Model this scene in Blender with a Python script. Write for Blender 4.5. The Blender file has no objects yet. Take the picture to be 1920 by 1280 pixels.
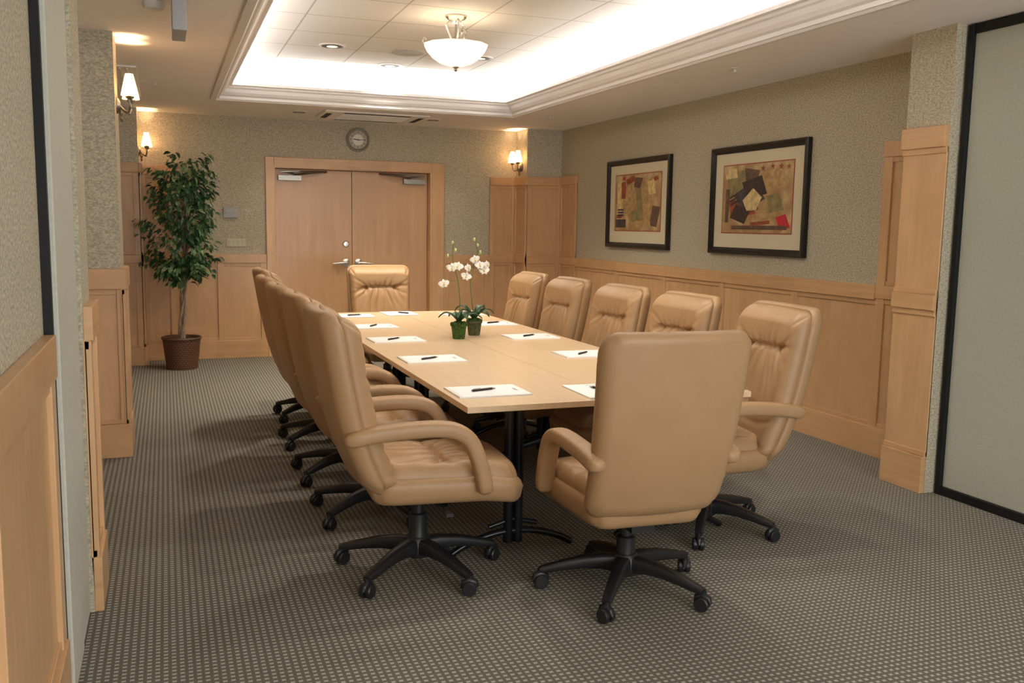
import bpy, bmesh, math, random
from mathutils import Matrix, Vector
random.seed(7)
S=bpy.context.scene
COL=S.collection
pi=math.pi
try:
    S.view_settings.view_transform='Standard'; S.view_settings.look='None'
except Exception: pass

# ------------------------------------------------------------ materials
def newmat(name):
    m=bpy.data.materials.new(name); m.use_nodes=True
    nt=m.node_tree; b=nt.nodes['Principled BSDF']
    return m,nt,b
def plain(name,col,rough=.5,metal=0,emit=None,es=0,spec=.5,coat=0):
    m,nt,b=newmat(name)
    b.inputs['Base Color'].default_value=(*col,1); b.inputs['Roughness'].default_value=rough
    b.inputs['Metallic'].default_value=metal; b.inputs['Specular IOR Level'].default_value=spec
    if coat: b.inputs['Coat Weight'].default_value=coat
    if emit: b.inputs['Emission Color'].default_value=(*emit,1); b.inputs['Emission Strength'].default_value=es
    return m
def noisy(name,c1,c2,scale=(1,1,1),nscale=5,detail=4,rough=.5,bump=0,bscale=None,lo=.35,hi=.65,spec=.5,c3=None,s3=None,dist=0.002,panels=False):
    m,nt,b=newmat(name); N=nt.nodes; L=nt.links
    tc=N.new('ShaderNodeTexCoord'); mp=N.new('ShaderNodeMapping'); mp.inputs['Scale'].default_value=scale
    L.new(tc.outputs['Object'],mp.inputs['Vector'])
    nz=N.new('ShaderNodeTexNoise'); nz.inputs['Scale'].default_value=nscale; nz.inputs['Detail'].default_value=detail
    L.new(mp.outputs['Vector'],nz.inputs['Vector'])
    cr=N.new('ShaderNodeValToRGB'); cr.color_ramp.elements[0].position=lo; cr.color_ramp.elements[1].position=hi
    cr.color_ramp.elements[0].color=(*c1,1); cr.color_ramp.elements[1].color=(*c2,1)
    L.new(nz.outputs['Fac'],cr.inputs['Fac'])
    out=cr.outputs['Color']
    if c3:
        n2=N.new('ShaderNodeTexNoise'); n2.inputs['Scale'].default_value=s3; n2.inputs['Detail'].default_value=2
        L.new(tc.outputs['Object'],n2.inputs['Vector'])
        r2=N.new('ShaderNodeValToRGB'); r2.color_ramp.elements[0].position=.4; r2.color_ramp.elements[1].position=.65
        L.new(n2.outputs['Fac'],r2.inputs['Fac'])
        mx=N.new('ShaderNodeMix'); mx.data_type='RGBA'; mx.inputs['B'].default_value=(*c3,1)
        L.new(r2.outputs['Color'],mx.inputs['Factor']); L.new(out,mx.inputs['A']); out=mx.outputs['Result']
    if panels:
        # tone changes from one veneer panel to the next, plus soft figure blotches
        sp=N.new('ShaderNodeSeparateXYZ'); L.new(tc.outputs['Object'],sp.inputs[0])
        def M(op,a,bb=None):
            n=N.new('ShaderNodeMath'); n.operation=op
            for i,v in enumerate((a,bb)):
                if v is None: continue
                if isinstance(v,(int,float)): n.inputs[i].default_value=v
                else: L.new(v,n.inputs[i])
            return n.outputs[0]
        cell=M('ADD',M('MULTIPLY',M('FLOOR',M('ADD',sp.outputs['Y'],.15)),.377),M('MULTIPLY',M('FLOOR',M('MULTIPLY',sp.outputs['X'],2.0)),.613))
        n4=N.new('ShaderNodeTexNoise'); n4.inputs['Scale'].default_value=7; n4.inputs['Detail'].default_value=3; L.new(tc.outputs['Object'],n4.inputs['Vector'])
        fac=M('ADD',M('MULTIPLY',M('FRACT',cell),.13),M('ADD',M('MULTIPLY',n4.outputs['Fac'],.22),.80))
        hs=N.new('ShaderNodeHueSaturation'); L.new(fac,hs.inputs['Value']); L.new(out,hs.inputs['Color']); out=hs.outputs['Color']
    L.new(out,b.inputs['Base Color'])
    b.inputs['Roughness'].default_value=rough; b.inputs['Specular IOR Level'].default_value=spec
    if bump:
        bp=N.new('ShaderNodeBump'); bp.inputs['Strength'].default_value=bump; bp.inputs['Distance'].default_value=dist
        n3=N.new('ShaderNodeTexNoise'); n3.inputs['Scale'].default_value=bscale or nscale; n3.inputs['Detail'].default_value=3
        L.new(tc.outputs['Object'],n3.inputs['Vector']); L.new(n3.outputs['Fac'],bp.inputs['Height']); L.new(bp.outputs['Normal'],b.inputs['Normal'])
    return m
WV=noisy('maple_vertical',(.63,.375,.185),(.71,.445,.235),(5,5,.5),4,5,.33,c3=(.66,.40,.20),s3=1.3,panels=True)
WH=noisy('maple_horizontal',(.61,.355,.172),(.69,.43,.215),(.5,.5,9),4,5,.33,c3=(.64,.38,.188),s3=1.5,panels=True)
WD=noisy('door_veneer',(.61,.36,.19),(.69,.435,.24),(4,4,.35),3,5,.30,c3=(.64,.385,.205),s3=1.1,panels=False)
WP=noisy('wallpaper_fibre',(.37,.325,.232),(.64,.575,.44),(1,1,1.6),66,6,.85,bump=.3,bscale=140,spec=.2,lo=.34,hi=.66)
TBL=noisy('table_laminate',(.70,.51,.315),(.745,.55,.345),(8,.6,8),4,5,.28)
CEI=noisy('ceiling_paint',(.86,.81,.77),(.88,.83,.79),(1,1,1),8,2,.9,spec=.1)
WHT=plain('white_gloss_trim',(.83,.80,.78),.4)
PART=noisy('partition_fabric',(.43,.44,.36),(.47,.48,.395),(1,1,1),60,3,.8,bump=.15,bscale=300,spec=.2)
PARTL=noisy('partition_vinyl',(.56,.545,.46),(.60,.585,.50),(1,1,1),60,3,.7,spec=.2)
BLK=plain('black_rubber',(.010,.010,.010),.6,spec=.3)
BPL=plain('black_plastic',(.014,.014,.016),.38)
BMT=plain('black_metal',(.012,.012,.014),.25,.3)
CHR=plain('brushed_nickel',(.74,.73,.70),.28,1)
DCH=plain('dark_nickel',(.30,.28,.25),.35,1)
PAPER=plain('paper',(.88,.88,.87),.6)
GREYP=plain('grey_plastic',(.42,.42,.42),.5)
WPL=plain('white_plastic',(.75,.72,.66),.4)
IVORY=plain('ivory_plastic',(.58,.53,.38),.4)
INK=plain('black_ink',(.01,.01,.012),.3)
LEA=noisy('tan_leather',(.402,.243,.121),(.418,.254,.128),(1,1,1),9,3,.44,bump=.25,bscale=350,spec=.42,dist=.001)

# floor carpet
def carpet():
    m,nt,b=newmat('carpet_dotted'); N=nt.nodes; L=nt.links
    tc=N.new('ShaderNodeTexCoord'); sp=N.new('ShaderNodeSeparateXYZ'); L.new(tc.outputs['Object'],sp.inputs[0])
    def M(op,a,bb=None,c=None):
        n=N.new('ShaderNodeMath'); n.operation=op
        for i,v in enumerate((a,bb,c)):
            if v is None: continue
            if isinstance(v,(int,float)): n.inputs[i].default_value=v
            else: L.new(v,n.inputs[i])
        return n.outputs[0]
    px,py=.0265,.0265
    X=M('DIVIDE',sp.outputs['X'],px); Y=M('DIVIDE',sp.outputs['Y'],py)
    fx=M('FRACT',X); fy=M('FRACT',Y)
    ax=M('ABSOLUTE',M('SUBTRACT',fx,.5)); ay=M('ABSOLUTE',M('SUBTRACT',fy,.5))
    mk=M('MULTIPLY',M('LESS_THAN',ax,.26),M('LESS_THAN',ay,.22))
    gx=M('FRACT',M('MULTIPLY',X,2.0)); gy=M('FRACT',M('MULTIPLY',Y,2.0))
    wv=M('MULTIPLY',M('LESS_THAN',M('ABSOLUTE',M('SUBTRACT',gx,.5)),.3),M('LESS_THAN',M('ABSOLUTE',M('SUBTRACT',gy,.5)),.3))
    nz=N.new('ShaderNodeTexNoise'); nz.inputs['Scale'].default_value=260; nz.inputs['Detail'].default_value=2
    L.new(tc.outputs['Object'],nz.inputs['Vector'])
    a=N.new('ShaderNodeMix'); a.data_type='RGBA'; a.inputs['A'].default_value=(.150,.142,.115,1); a.inputs['B'].default_value=(.180,.171,.140,1)
    L.new(wv,a.inputs['Factor'])
    g=N.new('ShaderNodeMix'); g.data_type='RGBA'; g.inputs['B'].default_value=(.47,.45,.385,1)
    L.new(mk,g.inputs['Factor']); L.new(a.outputs['Result'],g.inputs['A'])
    h=N.new('ShaderNodeMix'); h.data_type='RGBA'; h.blend_type='MULTIPLY'; h.inputs['Factor'].default_value=.4
    L.new(g.outputs['Result'],h.inputs['A'])
    cr=N.new('ShaderNodeValToRGB'); cr.color_ramp.elements[0].position=.3; cr.color_ramp.elements[0].color=(.5,.5,.5,1); cr.color_ramp.elements[1].position=.6
    L.new(nz.outputs['Fac'],cr.inputs['Fac']); L.new(cr.outputs['Color'],h.inputs['B'])
    L.new(h.outputs['Result'],b.inputs['Base Color']); b.inputs['Roughness'].default_value=.95; b.inputs['Specular IOR Level'].default_value=.1
    return m
CARP=carpet()
def tilemat():
    m,nt,b=newmat('ceiling_tile'); N=nt.nodes; L=nt.links
    tc=N.new('ShaderNodeTexCoord'); sp=N.new('ShaderNodeSeparateXYZ'); L.new(tc.outputs['Object'],sp.inputs[0])
    def M(op,a,bb=None):
        n=N.new('ShaderNodeMath'); n.operation=op
        for i,v in enumerate((a,bb)):
            if v is None: continue
            if isinstance(v,(int,float)): n.inputs[i].default_value=v
            else: L.new(v,n.inputs[i])
        return n.outputs[0]
    fx=M('FRACT',M('DIVIDE',M('SUBTRACT',sp.outputs['X'],.39),.61)); fy=M('FRACT',M('DIVIDE',M('SUBTRACT',sp.outputs['Y'],.3),.61))
    mk=M('MAXIMUM',M('LESS_THAN',fx,.020),M('LESS_THAN',fy,.020))
    a=N.new('ShaderNodeMix'); a.data_type='RGBA'; a.inputs['A'].default_value=(.80,.79,.765,1); a.inputs['B'].default_value=(.50,.47,.43,1)
    L.new(mk,a.inputs['Factor']); L.new(a.outputs['Result'],b.inputs['Base Color']); b.inputs['Roughness'].default_value=.9
    b.inputs['Specular IOR Level'].default_value=.1
    return m
TILE=tilemat()
def wickermat():
    m,nt,b=newmat('wicker_weave'); N=nt.nodes; L=nt.links
    tc=N.new('ShaderNodeTexCoord'); sp=N.new('ShaderNodeSeparateXYZ'); L.new(tc.outputs['Object'],sp.inputs[0])
    def M(op,a,bb=None):
        n=N.new('ShaderNodeMath'); n.operation=op
        for i,v in enumerate((a,bb)):
            if v is None: continue
            if isinstance(v,(int,float)): n.inputs[i].default_value=v
            else: L.new(v,n.inputs[i])
        return n.outputs[0]
    an=M('MULTIPLY',M('ARCTAN2',sp.outputs['Y'],sp.outputs['X']),30/(2*pi)*1.0)
    zr=M('DIVIDE',sp.outputs['Z'],.0207)
    row=M('MODULO',M('FLOOR',zr),2)
    sx=M('ABSOLUTE',M('SUBTRACT',M('FRACT',M('ADD',an,M('MULTIPLY',row,.5))),.5))
    sz=M('ABSOLUTE',M('SUBTRACT',M('FRACT',zr),.5))
    v=M('MULTIPLY',M('SUBTRACT',1.0,M('MULTIPLY',sx,1.2)),M('SUBTRACT',1.0,M('MULTIPLY',sz,1.6)))
    cr=N.new('ShaderNodeValToRGB'); cr.color_ramp.elements[0].position=.05; cr.color_ramp.elements[0].color=(.022,.009,.005,1); cr.color_ramp.elements[1].position=.7; cr.color_ramp.elements[1].color=(.20,.088,.045,1)
    L.new(v,cr.inputs['Fac']); L.new(cr.outputs['Color'],b.inputs['Base Color']); b.inputs['Roughness'].default_value=.55
    return m
BASK=wickermat()

# ------------------------------------------------------------ mesh builder
class MB:
    def __init__(s): s.v=[];s.f=[];s.mi=[];s.M=Matrix.Identity(4)
    def add(s,vs,fs,mi=0):
        o=len(s.v)
        for p in vs: s.v.append(tuple(s.M@Vector(p)))
        for f in fs: s.f.append([o+i for i in f]); s.mi.append(mi)
        return s
    def box(s,x0,x1,y0,y1,z0,z1,mi=0):
        x0,x1=min(x0,x1),max(x0,x1);y0,y1=min(y0,y1),max(y0,y1);z0,z1=min(z0,z1),max(z0,z1)
        v=[(x0,y0,z0),(x1,y0,z0),(x1,y1,z0),(x0,y1,z0),(x0,y0,z1),(x1,y0,z1),(x1,y1,z1),(x0,y1,z1)]
        return s.add(v,[(0,3,2,1),(4,5,6,7),(0,1,5,4),(1,2,6,5),(2,3,7,6),(3,0,4,7)],mi)
    def lathe(s,prof,n=32,mi=0,fn=None):
        vs=[];fs=[]
        for j,(r,z) in enumerate(prof):
            for i in range(n):
                a=2*pi*i/n; rr=r*(fn(a,z,j) if fn else 1)
                vs.append((rr*math.cos(a),rr*math.sin(a),z))
        for j in range(len(prof)-1):
            for i in range(n):
                k=(i+1)%n; fs.append((j*n+i,j*n+k,(j+1)*n+k,(j+1)*n+i))
        if prof[0][0]>1e-4: fs.append(tuple(reversed(range(n))))
        if prof[-1][0]>1e-4: fs.append(tuple((len(prof)-1)*n+i for i in range(n)))
        return s.add(vs,fs,mi)
    def cyl(s,p0,p1,r0,r1=None,n=16,mi=0):
        return s.tube([p0,p1],[r0,r0 if r1 is None else r1],n,mi)
    def tube(s,pts,r,n=10,mi=0,sec=None,up=(0,0,1)):
        pts=[Vector(p) for p in pts]
        if not isinstance(r,(list,tuple)): r=[r]*len(pts)
        vs=[];fs=[]
        for j,p in enumerate(pts):
            t=(pts[min(j+1,len(pts)-1)]-pts[max(j-1,0)]).normalized()
            u=Vector(up)
            if abs(t.dot(u))>.97: u=Vector((1,0,0)) if abs(t.x)<.9 else Vector((0,1,0))
            a=t.cross(u).normalized(); b=a.cross(t).normalized()
            for i in range(n):
                an=2*pi*i/n
                if sec: cx,cy=sec(an,j)
                else: cx,cy=math.cos(an)*r[j],math.sin(an)*r[j]
                vs.append(tuple(p+a*cx+b*cy))
        for j in range(len(pts)-1):
            for i in range(n):
                k=(i+1)%n; fs.append((j*n+i,j*n+k,(j+1)*n+k,(j+1)*n+i))
        fs.append(tuple(reversed(range(n)))); fs.append(tuple((len(pts)-1)*n+i for i in range(n)))
        return s.add(vs,fs,mi)
    def ball(s,c,r,mi=0,n=12,sc=(1,1,1)):
        vs=[];fs=[];m=n//2
        for j in range(m+1):
            th=pi*j/m
            for i in range(n):
                a=2*pi*i/n; vs.append((c[0]+r*sc[0]*math.sin(th)*math.cos(a),c[1]+r*sc[1]*math.sin(th)*math.sin(a),c[2]-r*sc[2]*math.cos(th)))
        for j in range(m):
            for i in range(n):
                k=(i+1)%n; fs.append((j*n+i,j*n+k,(j+1)*n+k,(j+1)*n+i))
        return s.add(vs,fs,mi)
    def obj(s,name,mats,parent=None,smooth=False,bevel=0,loc=None,label=None,angle=None):
        me=bpy.data.meshes.new(name); me.from_pydata(s.v,[],s.f)
        for m in (mats if isinstance(mats,(list,tuple)) else [mats]): me.materials.append(m)
        me.polygons.foreach_set('material_index',s.mi)
        bm=bmesh.new(); bm.from_mesh(me); bmesh.ops.remove_doubles(bm,verts=bm.verts,dist=1e-5)
        bmesh.ops.recalc_face_normals(bm,faces=bm.faces); bm.to_mesh(me); bm.free()
        if smooth:
            me.polygons.foreach_set('use_smooth',[True]*len(me.polygons))
            if smooth!='all': 
                try: me.set_sharp_from_angle(angle=math.radians(40))
                except Exception: pass
        o=bpy.data.objects.new(name,me); COL.objects.link(o)
        if parent: o.parent=parent
        if loc: o.location=loc
        if bevel:
            b=o.modifiers.new('b','BEVEL'); b.width=bevel; b.segments=2; b.limit_method='ANGLE'; b.angle_limit=math.radians(50)
        if label: o['label']=label
        return o
def empty(name,loc,rotz=0,label=None,cat=None,group=None):
    e=bpy.data.objects.new(name,None); e.empty_display_size=.1; e.location=loc; e.rotation_euler=(0,0,rotz); COL.objects.link(e)
    meta(e,label,cat,group); return e
def meta(o,label=None,cat=None,group=None):
    if label:o['label']=label
    if cat:o['category']=cat
    if group:o['group']=group
    return o
def struct(o,label=None):
    o['kind']='structure'
    if label:o['label']=label
    return o
def copytree(src,loc,rotz):
    t=src.copy(); COL.objects.link(t); t.location=loc; t.rotation_euler=(0,0,rotz)
    def rec(a,b):
        for c in a.children:
            d=c.copy(); COL.objects.link(d); d.parent=b; rec(c,d)
    rec(src,t); return t

# ------------------------------------------------------------ dimensions
Yb=10.80; Hc=2.682; Xr=4.53; Xl=-.65; Y0=-3.2; Zt=3.03
PX=4.13; RT=2.12; RL=1.17

# floor
struct(MB().box(-.8,4.75,Y0-.1,Yb+.3,-.08,0).obj('floor',CARP),'patterned commercial carpet with small beige dots')

# ceiling with tray
tx0,tx1,ty0,ty1=.49,3.45,3.0,9.24; ex=.20
m=MB()
za,zb=Hc,Hc+.06
m.box(-.8,tx0,Y0-.1,Yb+.1,za,zb); m.box(tx1,4.75,Y0-.1,Yb+.1,za,zb); m.box(tx0,tx1,Y0-.1,ty0,za,zb); m.box(tx0,tx1,ty1,Yb+.1,za,zb)
struct(m.obj('ceiling',[CEI]),'painted lower ceiling with rectangular tray opening')
ax0,ax1,ay0,ay1=tx0-ex,tx1+ex,ty0-ex,ty1+ex
m=MB()
for b in ((ax0-.05,ax0,ay0,ay1),(ax1,ax1+.05,ay0,ay1),(ax0-.05,ax1+.05,ay0-.05,ay0),(ax0-.05,ax1+.05,ay1,ay1+.05)): m.box(*b,zb,Zt,0)
m.box(ax0-.05,ax1+.05,ay0-.05,ay1+.05,Zt,Zt+.05,1)
struct(m.obj('ceiling',[WHT,TILE]),'raised tray ceiling of white acoustic tiles')
# crown moulding swept round tray
prof=[(-.055,0),(-.055,-.020),(-.01,-.026),(.005,-.012),(.018,-.012),(.022,.012),(.045,.022),(.066,.045),(.078,.075),(.093,.083),(.098,.10),(.13,.104),(.13,.128),(.11,.132),(.09,.11),(.0,.07),(0,0)]
vs=[];fs=[]
for o,z in prof: vs+=[(tx0+o,ty0+o,Hc+z),(tx1-o,ty0+o,Hc+z),(tx1-o,ty1-o,Hc+z),(tx0+o,ty1-o,Hc+z)]
n=len(prof)
for j in range(n):
    k=(j+1)%n
    for i in range(4):
        l=(i+1)%4; fs.append((j*4+i,j*4+l,k*4+l,k*4+i))
struct(MB().add(vs,fs).obj('trim_1',WHT),'white crown moulding around ceiling tray')

# walls
m=MB()
dx0,dx1,dz=1.165,2.985,2.15
m.box(-.75,dx0,Yb,Yb+.2,0,Hc); m.box(dx1,4.63,Yb,Yb+.2,0,Hc); m.box(dx0,dx1,Yb,Yb+.2,dz,Hc)
m.box(4.08,4.53,10.42,Yb,0,Hc)      # corner column
m.box(-.65,-.24,10.45,Yb,0,Hc)
struct(m.obj('wall_back',WP),'back wall in woven fibre wallpaper')
m=MB(); m.box(Xr,Xr+.1,4.0,Yb,0,Hc); m.box(PX+.02,Xr,4.09,4.42,0,Hc); m.box(4.33,4.43,Y0,4.09,0,Hc); 
struct(m.obj('wall_right',WP),'long side wall in woven fibre wallpaper')
m=MB(); m.box(Xl-.1,Xl,3.7,Yb,0,Hc); m.box(Xl,-.27,6.37,6.85,0,Hc); m.box(Xl,-.30,3.80,4.15,0,Hc); m.box(-.45,-.35,Y0,3.06,0,Hc); m.box(Xl,-.40,3.06,3.80,0,Hc)
struct(m.obj('wall_left',WP),'side wall in woven fibre wallpaper')
struct(MB().box(-.8,4.75,Y0-.1,Y0,0,Hc).obj('wall_front',WP),'end wall in woven fibre wallpaper')

# wainscot builder: frame p0 -> dir, normal
class W:
    def __init__(s): s.m=MB()
    def seg(s,p0,p1,nrm,ztop,stiles=(),mid=None,base=.2,cap=.10,ends=(1,1),sw=.07):
        p0=Vector((*p0,0));p1=Vector((*p1,0)); L=(p1-p0).length; d=(p1-p0)/L; n=Vector((*nrm,0))
        m=s.m
        m.M=Matrix(((d.x,n.x,0,p0.x),(d.y,n.y,0,p0.y),(0,0,1,0),(0,0,0,1)))
        m.box(0,L,0,.010,base,ztop-cap,0)
        m.box(0,L,0,.034,0,base,1)                # base
        m.box(0,L,0,.034,ztop-cap,ztop,1)         # cap rail
        st=list(stiles)
        if ends[0]: st.append(sw/2)
        if ends[1]: st.append(L-sw/2)
        for x in st: m.box(x-sw/2,x+sw/2,0,.026,base,ztop-cap,0)
        m.box(0,L,0,.020,ztop-cap-.035,ztop-cap,1)
        m.box(0,L,0,.020,base,base+.03,1)
        if mid:
            m.box(0,L,0,.032,mid-.09,mid,1)
            m.box(0,L,0,.020,mid-.125,mid-.09,1); m.box(0,L,0,.020,mid,mid+.03,1)
        m.M=Matrix.Identity(4)
    def obj(s,name,label): return struct(s.m.obj(name,[WV,WH],bevel=.003),label)
w=W()
w.seg((Xr,9.93),(Xr,4.98),(-1,0),RL,[9.93-y for y in (5.85,6.85,7.85,8.85)],ends=(0,0))
w.seg((Xr,10.42),(Xr,9.93),(-1,0),RT+.01,[],mid=RL,sw=.06)
w.seg((Xr,4.98),(Xr,4.42),(-1,0),RT,[],mid=RL,sw=.08)
w.obj('trim_2','maple wainscot panels along side wall')
w=W()
w.seg((PX+.02,4.42),(PX+.02,4.09),(-1,0),RT+.01,[],mid=RL,sw=.05,cap=.12,base=.22,ends=(0,0))
w.obj('trim_3','tall maple panel on wallpapered pilaster')
w=W()
w.seg((4.08,Yb),(3.74,Yb),(0,-1),RT,[],mid=RL,sw=.06)
w.seg((3.74,Yb),(3.155,Yb),(0,-1),RL,[],ends=(1,1),sw=.06)
w.seg((1.07,Yb),(.10,Yb),(0,-1),RL,[.5],ends=(1,1))
w.seg((.10,Yb),(-.24,Yb),(0,-1),RT,[],mid=RL,sw=.06)
w.seg((4.53,10.42),(4.08,10.42),(0,-1),RT,[],mid=RL,sw=.06)
w.seg((4.08,10.388),(4.08,10.80),(-1,0),RT,[],mid=RL,sw=.06)
w.seg((-.24,10.45),(-.65,10.45),(0,-1),RT,[],mid=RL,sw=.06)
w.seg((-.24,10.80),(-.24,10.418),(1,0),RT,[],mid=RL,sw=.06)
w.obj('trim_4','maple wainscot panels along back wall')
w=W()
w.seg((-.24,6.37),(-.65,6.37),(0,-1),1.22,[],cap=.13,base=.22,ends=(1,0),sw=.06)
w.seg((-.27,6.85),(-.27,6.338),(1,0),1.22,[],cap=.13,base=.22,sw=.06)
w.seg((-.30,4.15),(-.30,3.80),(1,0),1.20,[],cap=.13,base=.22,sw=.05)
w.obj('trim_5','maple wainscot on wallpapered pilasters')
w=W()
w.seg((-.35,3.06),(-.35,Y0),(1,0),1.18,[1.0,2.0,3.0,4.0,5.0],cap=.13,base=.22,sw=.09)
w.obj('trim_6','maple wainscot with thick cap rail')
w=W()
w.seg((Xl,10.45),(Xl,6.85),(1,0),RL,[.9,1.8,2.7],ends=(0,0)); w.seg((Xl,6.37),(Xl,4.15),(1,0),RL,[1.1],ends=(0,0))
w.obj('trim_7','maple wainscot in recessed wall bays')

# folding partitions
p=empty('folding_partition',(4.24,.45,0),0,'grey-green fabric folding partition panel in black frame','partition')
m=MB(); m.box(0,.04,-3.6,3.59,.05,Hc-.06); m.obj('panel',PART,p)
m=MB(); m.box(-.025,.06,3.59,3.625,0.0,Hc-.01); m.box(-.012,.05,-3.6,3.59,Hc-.06,Hc-.01); m.box(-.025,.05,-3.6,3.59,0.002,.05); m.obj('frame',BLK,p,bevel=.003)
p=empty('folding_partition',(-.35,3.08,0),0,'cream vinyl folding partition stacked against wallpapered wall','partition')
m=MB(); m.box(0,.04,.010,.36,.01,Hc-.01); m.box(0,.035,.365,.71,.01,Hc-.01); m.obj('panel',PARTL,p,bevel=.004)
m=MB(); m.box(.0,.026,-.018,.010,.005,Hc-.005); m.obj('seal',BLK,p,label='black rubber edge seal')

# door casing
m=MB()
m.box(1.072,dx0,Yb-.035,Yb+.0,0,2.257,0); m.box(dx1+.02,3.154,Yb-.035,Yb,0,2.257,0); m.box(dx0,dx1+.02,Yb-.035,Yb,dz-.005,2.257,1)
m.box(dx0,dx0+.012,Yb-.035,Yb+.18,0,dz,0); m.box(dx1-.005,dx1+.02,Yb-.035,Yb+.18,0,dz,0); m.box(dx0,dx1,Yb-.035,Yb+.18,dz-.012,dz,1)
struct(m.obj('trim_8',[WV,WH],bevel=.004),'maple door casing')
dc=2.065
for i,(a,b,s) in enumerate(((dx0+.014,dc-.003,1),(dc+.003,dx1-.008,-1))):
    d=empty('door_%d'%(i+1),((a+b)/2,Yb+.10,0)); struct(d,'flush maple veneer door with lever handle and closer')
    hw=(b-a)/2
    MB().box(-hw,hw,0,.045,.012,dz-.016).obj('leaf',WD,d,bevel=.002)
    hx=hw*s-.07*s
    m=MB(); m.M=Matrix.Translation((hx,0,1.07))@Matrix.Rotation(pi/2,4,'X')
    m.lathe([(.046,0),(.046,.006),(.036,.012),(.015,.014),(.015,.05)],24); m.M=Matrix.Identity(4)
    m.tube([(hx,-.05,1.07),(hx-.03*s,-.055,1.072),(hx-.09*s,-.055,1.066),(hx-.16*s,-.048,1.058)],[.017,.016,.015,.012],10)
    m.obj('lever_handle',CHR,d,smooth=True)
    m=MB()
    if i==0:
        m.M=Matrix.Translation((hx,0,1.29))@Matrix.Rotation(pi/2,4,'X'); m.lathe([(.040,0),(.040,.008),(.028,.022),(.0,.024)],24); m.M=Matrix.Identity(4)
        m.obj('deadbolt',CHR,d,smooth=True)
        m=MB(); m.cyl((hw-.035,-.02,.25),(hw-.035,-.02,1.02),.012); m.box(hw-.055,hw-.015,-.012,0,.2,.28); m.box(hw-.055,hw-.015,-.012,0,.96,1.04); m.obj('surface_bolt',CHR,d,smooth=True)
    cx=-s*hw+s*.17
    m=MB(); m.box(cx-.13,cx+.13,-.06,0,2.005,2.065); m.M=Matrix.Translation((cx,0,0)); 
    m.tube([(s*.05,-.04,2.07),(s*.22,-.16,2.09),(s*.33,-.10,2.105),(s*.42,-.03,2.115)],.012,8); m.tube([(s*.05,-.04,2.085),(s*-.10,-.13,2.10),(s*.1,-.135,2.105),(s*.38,-.03,2.115)],.010,8); m.M=Matrix.Identity(4)
    m.obj('door_closer',DCH,d,bevel=.004)

# ------------------------------------------------------------ pillow mesh
def pillow(hw,hh,R,er,ff,fb,nx=40,nz=44,tf=None):
    m=MB(); vs=[];idx={}
    def g(d): 
        q=1-min(d/er,1); return math.sqrt(max(0,1-q*q))
    def cl(s): return .4*s+.6*(1.5*s-.5*s**3)
    for side in (0,1):
        for i in range(nx+1):
            for j in range(nz+1):
                bd=i in(0,nx) or j in (0,nz)
                if side==1 and bd: idx[(1,i,j)]=idx[(0,i,j)]; continue
                a=cl(2*i/nx-1); b=cl(2*j/nz-1); mm=max(abs(a),abs(b)); k=1
                if mm>1e-6:
                    Px,Pz=abs(a)/mm*hw,abs(b)/mm*hh
                    if Px>hw-R and Pz>hh-R:
                        cx,cz=hw-R,hh-R; A=Px*Px+Pz*Pz; B=-2*(Px*cx+Pz*cz); C=cx*cx+cz*cz-R*R
                        dd=B*B-4*A*C
                        if dd>0: k=(-B+math.sqrt(dd))/(2*A)
                kk=1+(k-1)*mm*mm
                x,z=a*hw*kk,b*hh*kk
                f=g((1-abs(a))*hw)*g((1-abs(b))*hh)
                y=(ff(x,z) if side==0 else -fb(x,z))*f
                p=(x,y,z)
                if tf: p=tf(p)
                idx[(side,i,j)]=len(vs); vs.append(p)
    fs=[]
    for side in (0,1):
        for i in range(nx):
            for j in range(nz):
                q=[idx[(side,i,j)],idx[(side,i+1,j)],idx[(side,i+1,j+1)],idx[(side,i,j+1)]]
                fs.append(q if side==0 else q[::-1])
    m.add(vs,fs); return m

# ------------------------------------------------------------ chair
def sg(v): return 1/(1+math.exp(max(-40,min(40,v))))
def folds(seed,v0,up,down,side,half,dl=(.13,.27)):
    """random fold valleys radiating from a gathered seam: (x0,z0,ang,len,width,amp)"""
    r=random.Random(seed); out=[]
    for n_,sgn,L0,L1 in ((up,1,.035,.065),(down,-1,dl[0],dl[1])):
        for i in range(n_):
            t=(i+.5)/n_*2-1+r.uniform(-.07,.07)
            ang=(pi/2)*sgn - t*.50*(1 if sgn>0 else -1)
            out.append((t*half,v0,ang,r.uniform(L0,L1),r.uniform(.009,.013),r.uniform(.013,.019)))
    for s_ in (-1,1):
        for i in range(side):
            a=-1.05+1.6*i/(side-1)+r.uniform(-.12,.12)
            if s_<0: a=pi-a
            out.append((s_*half,v0,a,r.uniform(.09,.18),r.uniform(.010,.014),r.uniform(.009,.014)))
    return out
def foldsum(F_,x,z):
    d=0
    for i,(x0,z0,an,L,wd,am) in enumerate(F_):
        ca,sa=math.cos(an),math.sin(an)
        dx,dz=x-x0,z-z0
        al=dx*ca+dz*sa
        if al<=0: continue
        pe=-dx*sa+dz*ca+.008*math.sin(al*20+i*1.7)
        w_=wd*(1+al*4)
        d+=am*math.exp(-(pe/w_)**2)*math.exp(-(al/L)**1.3)*min(1,al/.012)
    return d
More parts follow.
